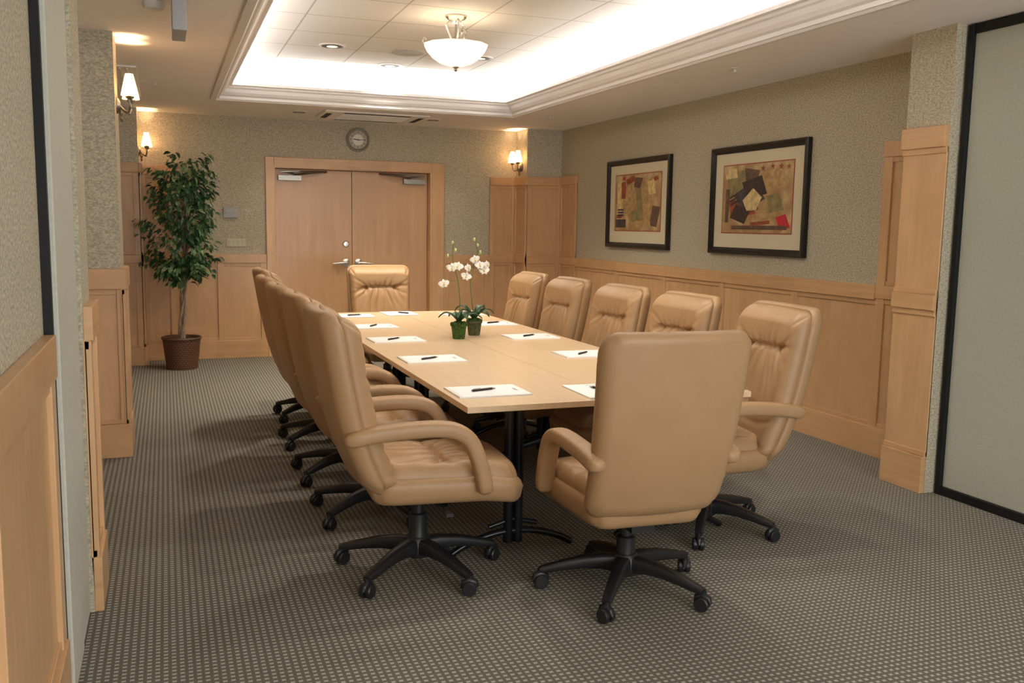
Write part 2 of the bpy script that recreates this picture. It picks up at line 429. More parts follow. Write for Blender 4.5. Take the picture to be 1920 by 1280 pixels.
def build_chair():
    e=empty('office_chair',(0,0,0),0,'x','chair')
    zc=.775
    SP=[(.36,-.200),(.45,-.240),(.55,-.285),(.65,-.318),(.75,-.343),(.85,-.363),(.95,-.380),(1.05,-.396),(1.20,-.420)]
    def spine(z):
        z=min(max(z,SP[0][0]),SP[-1][0])
        for (a,ya_),(b,yb_) in zip(SP,SP[1:]):
            if z<=b:
                return ya_+(yb_-ya_)*(z-a)/(b-a)
    def backtf(off):
        def tf(p):
            x,y,z=p; Z=z+zc
            t=(Z-.40)/.75
            wd=.955+.085*min(max(t,0)*1.2,1)
            yc=(spine(Z-.03)+spine(Z)+spine(Z+.03))/3
            return (x*wd, yc+off+y+.040*(x/.3)**2, Z-.22*y)
        return tf
    shell=pillow(.298,.378,.070,.05,lambda x,z:.035,lambda x,z:.055,36,44,backtf(-.02))
    shell.obj('backrest',LEA,e,smooth='all')
    FB=folds(5,.185,5,6,7,.12)
    def cf(x,z):
        v0=.185
        dz=z-v0
        d=.090+.014*math.cos(x/.29*pi/2)
        d-=.026*math.exp(-(dz/.012)**2)*sg((abs(x)-.125)/.012)
        d-=.013*math.exp(-(dz/.05)**2)*math.exp(-(x/.20)**4)
        d-=foldsum(FB,x,z)
        # slack folds low on the back
        for k_,(zz,am) in enumerate(((-.10,.005),(-.19,.007),(-.27,.010))):
            d-=am*math.exp(-((z-zz-.03*(x/.28)**2*(1 if k_%2 else -.6)-.006*math.sin(x*19+k_))/.016)**2)
        return max(d,.03)
    cu=pillow(.286,.366,.062,.055,cf,lambda x,z:.0,96,110,backtf(-.002))
    cu.obj('back_cushion',LEA,e,smooth='all')
    # seat
    def seattf(zo,yo=.085):
        def tf(p):
            x,y,z=p
            Y=z+yo; fr=max(0,(Y-.18)/.24)
            wd=.92+.08*min(max((Y+.25)/.4,0),1)
            return (x*wd, Y, zo+y-.035*fr*fr-.012*(Y))
        return tf
    st=pillow(.275,.335,.09,.05,lambda x,z:.035,lambda x,z:.085,30,34,seattf(.425))
    st.obj('seat',LEA,e,smooth='all')
    FS=folds(9,-.02,6,6,7,.11,(.09,.19))
    FS=[(a,b_,c,min(L*1.3,.14),w_,am*.85) for a,b_,c,L,w_,am in FS]
    def sf(x,z):
        d=.078+.012*math.cos(x/.26*pi/2)
        d-=.026*math.exp(-((z+.02)/.012)**2)*sg((abs(x)-.115)/.012)
        d-=.010*math.exp(-((z+.02)/.05)**2)*math.exp(-(x/.18)**4)
        d-=foldsum(FS,x,z)
        return max(d,.03)
    sc=pillow(.250,.305,.08,.05,sf,lambda x,z:.0,76,84,seattf(.435,.095))
    sc.obj('seat_cushion',LEA,e,smooth='all')
    # arms
    ctrl=[(-.36,.640),(-.29,.655),(-.19,.668),(-.06,.675),(.04,.672),(.105,.655),(.15,.62),(.178,.565),(.200,.50),(.214,.44),(.220,.39)]
    pts=[]
    for i in range(len(ctrl)-1):
        p0=ctrl[max(i-1,0)];p1=ctrl[i];p2=ctrl[i+1];p3=ctrl[min(i+2,len(ctrl)-1)]
        for k in range(3):
            t=k/3
            pts.append(tuple(.5*((2*p1[a])+(-p0[a]+p2[a])*t+(2*p0[a]-5*p1[a]+4*p2[a]-p3[a])*t*t+(-p0[a]+3*p1[a]-3*p2[a]+p3[a])*t**3) for a in (0,1)))
    pts.append(ctrl[-1])
    N=len(pts)
    for sg_ in (-1,1):
        def sec(an,j):
            c,s_=math.cos(an),math.sin(an); q=.6
            wv=.040; th=.033
            e_=1.0
            if j==0: e_=.5
            if j==1: e_=.85
            if j==N-1: e_=.6
            if j==N-2: e_=.9
            return (math.copysign(abs(c)**q,c)*wv*e_, math.copysign(abs(s_)**q,s_)*th*e_)
        m=MB(); m.tube([(sg_*(.292-.006*max(0,(-y-.1)/.2)),y,z) for y,z in pts],.03,24,0,sec,up=(0,.3,1))
        m.obj('armrest',LEA,e,smooth='all')
    # pedestal
    m=MB(); m.lathe([(.052,.075),(.052,.10),(.040,.15),(.040,.235),(.026,.24),(.026,.345)],24)
    m.box(-.11,.11,-.12,.15,.325,.36); m.box(-.05,.05,-.16,.20,.30,.335); m.cyl((.08,.05,.325),(.30,.06,.318),.006); m.box(.26,.33,.045,.075,.312,.324)
    m.obj('pedestal',BPL,e,smooth=True,label='black plastic gas-lift column and tilt mechanism')
    b=MB()
    for k in range(5):
        a=2*pi*k/5+pi/2
        def P(r,z): return (r*math.cos(a),r*math.sin(a),z)
        rs=[.03,.10,.18,.26,.33,.362]; zs=[.118,.124,.118,.102,.086,.080]; ws=[.034,.030,.026,.023,.021,.018]; hs=[.040,.032,.026,.021,.017,.012]
        def sec(an,j):
            c,s_=math.cos(an),math.sin(an); q=.5
            return (math.copysign(abs(c)**q,c)*ws[j], math.copysign(abs(s_)**q,s_)*hs[j])
        b.tube([P(r,z) for r,z in zip(rs,zs)],.02,16,0,sec)
    b.lathe([(.055,.075),(.060,.09),(.058,.15),(.045,.165)],24)
    sb=b.obj('star_base',BPL,e,smooth=True,label='black plastic five-arm star base')
    c0=None
    for k in range(5):
        a=2*pi*k/5+pi/2
        if c0 is None:
            m=MB(); 
            for s_ in (-1,1):
                m.M=Matrix.Translation((0,s_*.016,.0305))@Matrix.Rotation(pi/2,4,'X')
                m.lathe([(.012,-.011),(.026,-.011),(.030,-.007),(.030,.007),(.026,.011),(.012,.011)],22)
            m.M=Matrix.Identity(4)
            m.tube([(-.030,0,.030),(-.024,0,.052),(0,0,.064),(.024,0,.054),(.033,0,.034)],[.008,.014,.016,.014,.008],12)
            m.cyl((.004,0,.055),(.004,0,.085),.011,.011,12)
            c0=m.obj('caster',BPL,sb,smooth=True); c=c0
        else:
            c=c0.copy(); COL.objects.link(c)
        c.location=(.358*math.cos(a),.358*math.sin(a),0); c.rotation_euler=(0,0,a+random.uniform(-.8,.8)+.8)
    return e
CH=build_chair()
GR='tan leather chairs around the conference table'
chairs=[(1.01,3.83,-92,6,.03,'high-back tan leather chair drawn up to table corner'),
(1.02,4.71,-90,0,.03,'tan leather office chair with smooth padded back'),(1.02,5.52,-90,0,.02,'tan leather office chair with smooth padded back'),
(1.04,6.42,-90,0,.015,'tan leather office chair with smooth padded back'),(1.10,7.30,-90,0,.025,'tan leather office chair with smooth padded back'),
(1.79,3.35,-3,0,.0,'high-back tan leather chair at the near table end'),
(2.565,3.955,85,-14,.0,'tan leather chair with tufted back and looped arms'),
(2.545,4.79,91,0,-.01,'tan leather office chair with tufted back cushion'),(2.515,5.57,91,0,-.01,'tan leather office chair with tufted back cushion'),
(2.505,6.44,90,0,-.01,'tan leather office chair with tufted back cushion'),(2.49,7.21,90,0,-.01,'tan leather office chair with tufted back cushion'),
(1.94,8.50,180,0,-.02,'tan leather chair with tufted back facing table end')]
def setchair(c,d):
    c.location=(d[0],d[1],0); c.rotation_euler=(0,0,math.radians(d[2]))
    meta(c,d[5],'chair',GR)
    for k in c.children:
        if k.name.startswith('star_base'): k.rotation_euler=(0,0,math.radians(d[3]))
        else: k.location=(0,0,d[4])
for d in chairs[1:]:
    setchair(copytree(CH,(0,0,0),0),d)
setchair(CH,chairs[0])

# ------------------------------------------------------------ table
X1,X2,Y1,Y2=1.197,2.64,3.71,8.08
cx,cy=(X1+X2)/2,(Y1+Y2)/2
T=empty('conference_table',(cx,cy,0),0,'long maple laminate conference table on black legs','table')
m=MB()
hx=(X2-X1)/2;hy=(Y2-Y1)/2;gp=.0015
for a,b in ((-hx,-gp),(gp,hx)):
    for c,d in ((-hy,-gp),(gp,hy)): m.box(a,b,c,d,.722,.75)
m.obj('tabletop',TBL,T,bevel=.002)
l0=None
for lx in (-hx+.30,hx-.30):
    for ly in (-hy+.22,-.30,.30,hy-.22):
        if l0 is None:
            m=MB()
            for dx in (-.024,.024): m.cyl((dx,0,.05),(dx,0,.70),.0235,.0235,16)
            m.box(-.26,.26,-.03,.03,.695,.722)
            pts=[(-.30+.6*i/14,0,.018+.085*math.sin(pi*i/14)**.8) for i in range(15)]
            m.tube(pts,.017,12)
            m.tube([(-.12+.24*i/6,0,.16-.03*abs(i-3)/3) for i in range(7)],.012,10)
            l0=m.obj('table_leg',BMT,T,smooth=True); l=l0
        else: l=l0.copy(); COL.objects.link(l)
        l.location=(lx,ly,0)

# notepads and pens
pads=[(1.40,4.04,0,1),(1.43,5.12,0,1),(1.44,6.06,0,1),(1.46,6.90,0,1),(1.46,7.74,0,1),(1.93,3.90,90,1),(2.44,4.02,0,1),(2.40,5.10,0,1),(2.40,6.02,0,1),(2.42,6.90,0,1),(2.42,7.70,0,1),(1.90,7.86,90,1)]
P0=None;Q0=None
for i,(x,y,r,_) in enumerate(pads):
    if P0 is None:
        m=MB(); m.box(-.175,.175,-.135,.135,0,.007,0); m.box(-.175,-.158,-.135,.135,.007,.0076,1)
        m.box(.13,.145,-.03,.03,.007,.0073,2)
        P0=m.obj('notepad',[PAPER,WPL,GREYP]); o=P0
        m=MB(); m.cyl((-.065,0,.006),(.045,0,.006),.0058,.0058,12,0); m.cyl((.045,0,.006),(.068,0,.0045),.0058,.0012,12,1); m.cyl((-.07,0,.006),(-.065,0,.006),.003,.003,8,1); m.box(-.06,-.02,-.0012,.0012,.0118,.0134,1)
        Q0=m.obj('pen',[INK,DCH],smooth=True); q=Q0
    else:
        o=P0.copy(); COL.objects.link(o); q=Q0.copy(); COL.objects.link(q)
    rr=math.radians(r)+random.uniform(-.03,.03)
    o.location=(x,y,.7502); o.rotation_euler=(0,0,rr); meta(o,'white paper notepad lying on the conference table','notepad','notepads on the conference table')
    q.location=(x+random.uniform(-.02,.03),y+random.uniform(-.02,.02),.7575); q.rotation_euler=(0,0,rr+math.radians(random.uniform(15,55))); meta(q,'slim black ballpoint pen lying on notepad','pen','pens on the notepads')

# ------------------------------------------------------------ orchids
LEAFD=noisy('orchid_leaf',(.012,.045,.016),(.03,.09,.03),(1,1,1),20,2,.35)
MOSS=noisy('moss',(.02,.05,.008),(.08,.16,.02),(1,1,1),90,3,.95,bump=1,bscale=120,dist=.01)
POT=noisy('mossy_clay',(.035,.05,.018),(.11,.11,.045),(1,1,1),40,3,.9,bump=.6,bscale=80,dist=.004)
STEM=plain('green_stem',(.10,.17,.04),.5)
PETAL=plain('orchid_petal',(.88,.87,.80),.5)
LIP=plain('orchid_lip',(.75,.55,.10),.5)
BUD=plain('orchid_bud',(.50,.55,.25),.5)
def orchid(loc,seed,flw,buds,ctrl,pot_mat,lab):
    rnd=random.Random(seed)
    e=empty('potted_orchid',loc,0,lab,'plant','orchids on the conference table')
    m=MB(); m.lathe([(.0,0),(.040,0),(.043,.01),(.052,.085),(.058,.088),(.058,.102),(.050,.104),(.046,.09),(0,.088)],28); m.obj('pot',pot_mat,e,smooth=True)
    m=MB()
    for k in range(40):
        a=rnd.uniform(0,2*pi); r=.05*math.sqrt(rnd.random()); m.ball((r*math.cos(a),r*math.sin(a),.103+.012*(1-r/.05)),rnd.uniform(.010,.017),0,8)
    m.obj('moss',MOSS,e,smooth='all')
    m=MB()
    for k in range(6):
        a=k*2*pi/6+rnd.uniform(-.4,.4); L=rnd.uniform(.11,.17); wv=rnd.uniform(.022,.030); up=rnd.uniform(.06,.12)
        vs=[];fs=[];n=10
        for i in range(n+1):
            t=i/n; r=L*t; z=.11+up*math.sin(t*pi*.75)-.02*t*t; ww=wv*math.sin(pi*min(.08+.92*t,1))**.6 if t<1 else .002
            for q in (-1,0,1):
                vs.append((r*math.cos(a)-q*ww*math.sin(a),r*math.sin(a)+q*ww*math.cos(a),z+(.008 if q else 0)))
        for i in range(n):
            for q in range(2): b=i*3+q; fs.append((b,b+1,b+4,b+3))
        m.add(vs,fs)
    o=m.obj('leaves',LEAFD,e,smooth='all'); sd=o.modifiers.new('s','SOLIDIFY'); sd.thickness=.003
    m=MB(); pts=[]
    for i in range(len(ctrl)-1):
        p0=ctrl[max(i-1,0)];p1=ctrl[i];p2=ctrl[i+1];p3=ctrl[min(i+2,len(ctrl)-1)]
        for k in range(5):
            t=k/5; pts.append(tuple(.5*((2*p1[a])+(-p0[a]+p2[a])*t+(2*p0[a]-5*p1[a]+4*p2[a]-p3[a])*t*t+(-p0[a]+3*p1[a]-3*p2[a]+p3[a])*t**3) for a in range(3)))
    pts.append(ctrl[-1]); m.tube(pts,[.004*(1-.4*i/len(pts)) for i in range(len(pts))],8)
    for f in flw+buds:
        q=min(pts,key=lambda p:(Vector(p)-Vector(f)).length); m.tube([q,((q[0]+f[0])/2,(q[1]+f[1])/2,(q[2]+f[2])/2+.008),f],.0020,6)
    m.obj('stem',STEM,e,smooth=True)
    for f in flw:
        m=MB(); face=rnd.uniform(-2.0,-.9)
        m.M=Matrix.Translation(f)@Matrix.Rotation(face,4,'Z')@Matrix.Rotation(pi/2+rnd.uniform(-.2,.2),4,'Y')@Matrix.Rotation(rnd.uniform(-.3,.3),4,'Z')
        for k,(ang,L,wv) in enumerate(((0,.032,.018),(72*1.1,.040,.030),(-72*1.1,.040,.030),(145,.032,.017),(-145,.032,.017))):
            a=math.radians(ang+180); vs=[];fs=[];n=6
            for i in range(n+1):
                t=i/n; r=L*t; ww=wv*math.sin(pi*min(t*.9+.08,1))**.7*.62; z=.006*math.sin(t*pi)
                for q in (-1,0,1): vs.append((r*math.cos(a)-q*ww*math.sin(a),r*math.sin(a)+q*ww*math.cos(a),z-(.003 if q else 0)))
            for i in range(n):
                for q in range(2): b=i*3+q; fs.append((b,b+1,b+4,b+3))
            m.add(vs,fs,0)
        m.ball((.006,0,.006),.007,1,8); 
        m.M=Matrix.Identity(4); m.obj('flower',[PETAL,LIP],e,smooth='all')
    for f in buds:
        MB().ball(f,.010,0,8,(1,1,1.35)).obj('bud',BUD,e,smooth='all')
orchid((1.88,6.04,.7505),1,[(-.06,-.02,.49),(-.11,.0,.38),(-.02,-.03,.50)],[(-.05,0,.66),(-.03,0,.61),(-.08,.01,.57)],
 [(0,0,.10),(.005,.0,.25),(-.01,0,.40),(-.04,0,.50),(-.05,0,.58),(-.045,0,.66)],MOSS,'white orchid in moss-covered pot on the conference table')
orchid((2.05,6.22,.7505),2,[(-.06,-.03,.48),(.03,-.02,.50),(-.07,-.02,.42),(.07,.0,.46),(-.01,-.03,.54),(.09,0,.50)],[(.02,0,.64),(.04,0,.59),(-.005,0,.68)],
 [(0,0,.10),(-.02,.0,.25),(-.03,0,.38),(-.005,0,.50),(.02,0,.58),(.0,0,.69)],POT,'white orchid in dark mossy clay pot on the conference table')

# ------------------------------------------------------------ ficus tree
BARK=noisy('bark',(.20,.15,.10),(.36,.29,.20),(4,4,1),20,3,.9,bump=.5,bscale=60,dist=.004)
F1=plain('ficus_leaf_dark',(.026,.085,.033),.38); F2=plain('ficus_leaf_mid',(.060,.155,.050),.38); F3=plain('ficus_leaf_pale',(.25,.34,.15),.4)
SOIL=plain('soil_moss',(.06,.05,.03),.95)
pl=empty('ficus_tree',(.13,10.12,0),0,'leafy artificial ficus tree in round brown wicker basket','plant')
m=MB(); pr=[(.0,.0),(.150,.0)]
for i in range(15): 
    z=.012+.29*i/14; pr.append((.152+.034*(z/.31),z))
pr+=[(.192,.310),(.200,.322),(.194,.336),(.178,.330),(.172,.28)]
m.lathe(pr,144,0,lambda a,z,j:1+.022*math.cos(a*30+(j%2)*pi) if 1<j<17 else 1+.01*math.cos(a*36)); m.obj('basket',BASK,pl,smooth=True)
m=MB(); m.lathe([(.175,.28),(.12,.30),(0,.305)],32); m.obj('soil',SOIL,pl,smooth=True)
rnd=random.Random(11)
m=MB()
for k in range(3):
    a0=k*2.1; pts=[]
    for i in range(16):
        t=i/15; pts.append((.026*math.cos(a0+t*9)*(1-t*.3)+.08*t,.026*math.sin(a0+t*9)*(1-t*.3),.28+1.35*t))
    m.tube(pts,[.015-.008*i/15 for i in range(16)],8); 
def env(z):
    t=(z-.88)/1.34
    return .13+.27*math.sin(pi*min(max(t,0),1)**.85)**.7 if 0<=t<=1 else .1
br=[]
for k in range(62):
    z=rnd.uniform(.92,2.13); a=rnd.uniform(0,2*pi); R=env(z)*rnd.uniform(.5,1.15); z0=max(.85,z-rnd.uniform(.15,.35))
    z0=min(z0,1.6)
    p0=Vector((.08*(z0-.28)/1.35,0,z0)); p1=Vector((R*math.cos(a)+.07,R*math.sin(a),z+.05)); pm=(p0+p1)/2+Vector((0,0,.06))
    m.tube([p0,pm,p1],[.005,.0035,.0015],6); br.append((p0,pm,p1))
m.obj('trunk',BARK,pl,smooth=True,label='twisted pale brown trunk and branches')
m=MB()
def leaf(p,a,el,L,mi):
    R=Matrix.Translation(p)@Matrix.Rotation(a,4,'Z')@Matrix.Rotation(el,4,'Y')@Matrix.Rotation(rnd.uniform(-.7,.7),4,'X')
    w_=L*.29
    pts=[(0,0,0),(L*.3,w_*.9,.006),(L*.3,0,0),(L*.3,-w_*.9,.006),(L*.65,w_*.8,.0),(L*.65,0,-.005),(L*.65,-w_*.8,.0),(L,0,-.018)]
    m.M=R; m.add(pts,[(0,2,1),(0,3,2),(1,2,5,4),(2,3,6,5),(4,5,7),(5,6,7)],mi); m.M=Matrix.Identity(4)
for p0,pm,p1 in br:
    for i in range(28):
        t=rnd.uniform(.35,1.06); q=(p0*(1-t)**2+pm*2*t*(1-t)+p1*t*t) if t<=1 else p1
        q=q+Vector([rnd.gauss(0,.040) for _ in range(3)])
        a=math.atan2(q.y,q.x-.05)+rnd.uniform(-1.3,1.3)
        leaf(q,a,rnd.uniform(.0,1.0),rnd.uniform(.06,.092),rnd.choice((0,0,0,1,1,1,2)))
fo=m.obj('foliage',[F1,F2,F3],pl,label='dense small green leaves'); fo['kind']='stuff'

# ------------------------------------------------------------ pictures
FRM=plain('black_lacquer_frame',(.010,.009,.008),.25)
MAT=plain('cream_mat_board',(.70,.63,.45),.8)
A0=noisy('art_ground',(.34,.22,.09),(.62,.46,.23),(1,1,1),9,6,.6,c3=(.40,.22,.09),s3=6)
cols=[(.05,.025,.02),(.32,.07,.03),(.70,.54,.25),(.14,.08,.05),(.55,.02,.03),(.28,.22,.09),(.06,.055,.06),(.48,.31,.13)]
AM=[A0]+[noisy('art_patch_%d'%i,tuple(c*.75 for c in k),tuple(min(1,c*1.2) for c in k),(1,1,1),25,4,.6) for i,k in enumerate(cols)]
RED=plain('red_fillet',(.35,.05,.02),.5)
def picture(ya,yb,z0,z1,shapes,lab):
    W_=yb-ya;H=z1-z0
    e=empty('framed_picture',(Xr-.001,(ya+yb)/2,(z0+z1)/2),-pi/2,lab,'picture','framed prints on the wall')
    hw,hh=W_/2,H/2; fw=.055
    m=MB()
    pr=[(0,0),(0,-.035),(.012,-.045),(.035,-.040),(fw,-.022),(fw,0)]
    vs=[];fs=[]
    for o,y in pr: vs+=[(-hw+o,y,-hh+o),(hw-o,y,-hh+o),(hw-o,y,hh-o),(-hw+o,y,hh-o)]
    for j in range(len(pr)):
        k=(j+1)%len(pr)
        for i in range(4): l=(i+1)%4; fs.append((j*4+i,j*4+l,k*4+l,k*4+i))
    m.add(vs,fs); m.obj('frame',FRM,e)
    aw,ah=hw-fw-.125,hh-fw-.115; az=.012
    m=MB(); m.box(-hw+fw-.005,hw-fw+.005,-.014,-.006,-hh+fw-.005,hh-fw+.005,0)
    m.obj('mat_board',MAT,e)
    m=MB(); m.box(-aw,aw,-.018,-.0141,az-ah,az+ah,0)
    for i,(mi,poly) in enumerate(shapes):
        y=-.0182-.0002*i
        m.add([(x*aw,y,az+z*ah) for x,z in poly],[tuple(range(len(poly)))],mi)
    fr=.008
    for b in ((-aw-fr,-aw,az-ah-fr,az+ah+fr),(aw,aw+fr,az-ah-fr,az+ah+fr),(-aw,aw,az-ah-fr,az-ah),(-aw,aw,az+ah,az+ah+fr)): m.box(b[0],b[1],-.0175,-.0141,b[2],b[3],9)
    m.obj('print',AM+[RED],e,label='abstract collage print in brown, red and gold')
def R4(x,z,w,h,a):
    c,s=math.cos(a),math.sin(a); return [(x+c*p*w-s*q*h,z+s*p*w+c*q*h) for p,q in ((-1,-1),(1,-1),(1,1),(-1,1))]
def star(x,z,r):
    return [(x+(r if k%2==0 else r*.4)*.7*math.cos(pi/2+k*pi/5),z+(r if k%2==0 else r*.4)*math.sin(pi/2+k*pi/5)) for k in range(10)]
sh1=[(6,R4(-.45,.45,.40,.38,.1)),(8,R4(.45,.5,.35,.28,.2)),(4,[(-.35,.9),(.10,.8),(.0,.45),(-.30,.5)]),(2,R4(-.35,-.25,.42,.25,.15)),(7,R4(-.2,.05,.35,.32,.6)),(1,R4(-.45,-.45,.24,.22,-.4)),(1,R4(-.05,.30,.30,.28,.3)),
 (3,[(-.38,-.05),(-.08,.3),(.18,.02),(.02,-.34),(-.25,-.36)]),(5,R4(.78,-.70,.14,.20,.35)),(4,R4(.1,-.85,.8,.06,0)),(2,R4(.15,-.72,.28,.05,.1)),(8,R4(.3,-.45,.3,.12,.05)),(6,R4(.55,-.15,.2,.25,.2)),
 (2,star(.18,.85,.11)),(2,star(.45,.88,.10)),(2,star(.68,.86,.11)),(2,star(.88,.84,.09)),(4,R4(-.85,-.2,.05,.5,.0)),(3,R4(-.75,.75,.18,.14,.1)),(1,R4(-.6,-.1,.16,.03,.5)),(1,R4(-.62,0,.16,.03,.5)),(1,R4(-.64,.1,.16,.03,.5))]
sh2=[(8,R4(-.5,.2,.30,.6,.05)),(3,R4(-.78,.1,.13,.7,.0)),(2,R4(-.62,.45,.10,.3,.0)),(6,R4(.1,.1,.12,.75,.12)),(6,R4(.0,-.45,.25,.2,.3)),(7,R4(-.72,-.75,.24,.15,0)),(8,R4(.5,.1,.2,.7,0)),(2,R4(-.3,.80,.2,.1,.4)),(4,[(-.1,.9),(.25,.85),(.12,.5),(-.15,.55)]),
 (3,R4(.62,.5,.14,.24,.15)),(5,R4(-.6,.88,.06,.05,0)),(4,R4(.78,-.5,.16,.35,-.2)),(2,R4(-.78,-.5,.12,.06,0)),(8,R4(.30,-.78,.3,.12,0)),(2,R4(.80,.8,.08,.07,.4)),(7,R4(-.72,-.25,.14,.03,0)),(7,R4(-.72,-.35,.14,.03,0)),(7,R4(-.72,-.45,.14,.03,0))]
picture(5.755,7.06,1.322,2.22,sh1,'black-framed abstract collage print with star row and kite shape')
picture(7.775,9.10,1.322,2.23,sh2,'black-framed abstract collage print in browns and greens')

# ------------------------------------------------------------ clock
e=empty('wall_clock',(2.12,Yb-.001,2.49),0,'round silver-rimmed clock with beige dial above doors','clock')
RX=Matrix.Rotation(pi/2,4,'X')
m=MB(); m.M=RX; m.lathe([(.104,.012),(.104,.03),(.110,.036),(.122,.044),(.135,.034),(.138,.02),(.138,0),(.104,0)],48); m.obj('rim',plain('satin_silver',(.42,.41,.38),.35,.8),e,smooth=True)
m=MB(); m.M=RX; m.lathe([(0,.004),(.105,.004),(.105,.014),(0,.014)],48); m.lathe([(.062,.0140),(.062,.0143),(0,.0143)],40,1); m.obj('dial',[plain('dial',(.50,.45,.34),.5),plain('dial_centre',(.80,.76,.64),.5)],e)
m=MB()
def hand(ang,L,wd): 
    m.M=Matrix.Rotation(math.radians(ang),4,'Y'); m.box(-wd,wd,-.0185,-.0165,-.02,L)
hand(-84,.055,.0045); hand(88,.085,.003); m.M=RX@Matrix.Translation((0,0,.016)); m.lathe([(.008,0),(.008,.005),(0,.005)],16); m.M=Matrix.Identity(4)
m.obj('hands',INK,e)
m=MB()
for k in range(1,13):
    cu=bpy.data.curves.new('t','FONT'); cu.body=str(k); cu.size=.034; cu.align_x='CENTER'; cu.align_y='CENTER'
    to=bpy.data.objects.new('t',cu); COL.objects.link(to); bpy.context.view_layer.update()
    me=to.evaluated_get(bpy.context.evaluated_depsgraph_get()).to_mesh()
    a=math.radians(30*k); r=.084
    m.M=Matrix.Translation((r*math.sin(a),-.0146,r*math.cos(a)))@RX
    m.add([tuple(v.co) for v in me.vertices],[tuple(p.vertices) for p in me.polygons])
    bpy.data.objects.remove(to)
m.M=Matrix.Identity(4); m.obj('numerals',INK,e)

# thermostat, switches
m=MB(); m.box(-.075,.075,-.03,0,-.055,.055); m.box(-.055,.055,-.034,-.03,-.005,.04); 
meta(m.obj('thermostat',[GREYP],loc=(.69,Yb-.001,1.63),bevel=.004),'small grey wall thermostat box','thermostat')
e=empty('light_switch_plate',(.745,Yb-.001,1.30),0,'ivory multi-gang light switch plate','switch')
MB().box(-.105,.105,-.008,0,-.045,.045).obj('plate',IVORY,e,bevel=.003)
for k in range(4): MB().box(-.010+(-.072+.048*k),.010+(-.072+.048*k),-.014,-.008,-.022,.022).obj('rocker',IVORY,e,bevel=.002)

# ------------------------------------------------------------ ceiling fixtures
GLOW=plain('lamp_lens',(.8,.75,.65),.4,emit=(1,.80,.55),es=1.5)
REFL=plain('downlight_reflector',(.10,.09,.075),.6)
def downlight(x,y,z,r,lab,glow=True):
    e=empty('recessed_downlight',(x,y,z),0,lab,'light','recessed ceiling lights')
    m=MB(); m.lathe([(r,0),(r,-.006),(r*.80,-.008),(r*.70,-.001),(r*.70,0)],32); m.obj('trim_ring',WPL,e,smooth=True)
    m=MB(); m.lathe([(r*.78,-.0085),(r*.42,-.009),(r*.40,-.0095)],32,0); m.obj('reflector',REFL,e,smooth=True)
    m=MB(); m.lathe([(r*.40,-.0096),(r*.2,-.012),(0,-.014)],24); m.obj('lens',GLOW if glow else GREYP,e,smooth=True)
for x,y in ((1.38,8.13),(2.05,8.86),(2.71,8.13)): downlight(x,y,Zt,.115,'recessed downlight in tiled tray ceiling')
for x,y in ((1.35,10.03),(2.81,10.06)): downlight(x,y,Hc,.085,'recessed downlight in painted ceiling',False)
m=MB(); m.lathe([(.15,0),(.15,-.008),(.13,-.014),(.122,-.008),(0,-.009)],40); meta(m.obj('ceiling_speaker',noisy('speaker_grille',(.42,.40,.36),(.54,.52,.48),(1,1,1),200,1,.7),loc=(2.04,8.14,Zt),smooth=True),'round white perforated ceiling speaker','speaker')
def sprink(x,y,z,lab='small white sprinkler head on ceiling'):
    m=MB(); m.lathe([(.04,0),(.04,-.004),(.012,-.008),(.010,-.025),(.022,-.027),(.022,-.030),(0,-.031)],20); meta(m.obj('fire_sprinkler',WPL,loc=(x,y,z),smooth=True),lab,'sprinkler','ceiling sprinkler heads')
sprink(3.89,5.85,Hc); sprink(-.04,8.48,Hc); sprink(3.25,8.75,Zt); sprink(3.85,9.2,Hc)
m=MB(); m.lathe([(.06,0),(.06,-.012),(.05,-.035),(.03,-.042),(0,-.043)],28); meta(m.obj('smoke_detector',WPL,loc=(-.02,5.46,Hc),smooth=True),'round white smoke detector on ceiling','smoke detector')
# AC cassette
e=empty('air_conditioner',(2.12,10.02,Hc-.002),0,'flush white ceiling cassette air conditioner with slots','air conditioner')
m=MB(); m.box(-.55,.55,-.36,.36,-.022,0); m.obj('fascia',CEI,e,bevel=.008)
m=MB()
for b in ((-.35,.35,-.33,-.27),(-.35,.35,.27,.33),(-.52,-.46,-.22,.22),(.46,.52,-.22,.22)): m.box(*b,-.0245,-.0225)
m.obj('air_slot',BLK,e)
m=MB()
for k in range(12): m.box(-.36,.36,-.22+.04*k-.006,-.22+.04*k+.006,-.030,-.0225)
m.obj('intake_grille',WPL,e)
# side ceiling vent and hanging sign box
m=MB(); m.box(-.16,.16,-.9,.9,-.012,0)
for k in range(5): m.box(-.11+.05*k,-.10+.05*k,-.85,.85,-.02,-.012)
meta(m.obj('ceiling_vent',WHT,loc=(-.33,8.6,Hc)),'long white louvred ceiling vent beside pilaster','vent')
e=empty('hanging_sign',(.10,5.25,Hc),0,'slim grey metal sign box hanging from ceiling','sign')
MB().box(-.035,.035,-.16,.16,-.20,-.03).obj('sign_box',GREYP,e,bevel=.004)
MB().cyl((0,0,-.03),(0,0,0),.012).obj('mount',WPL,e,smooth=True)

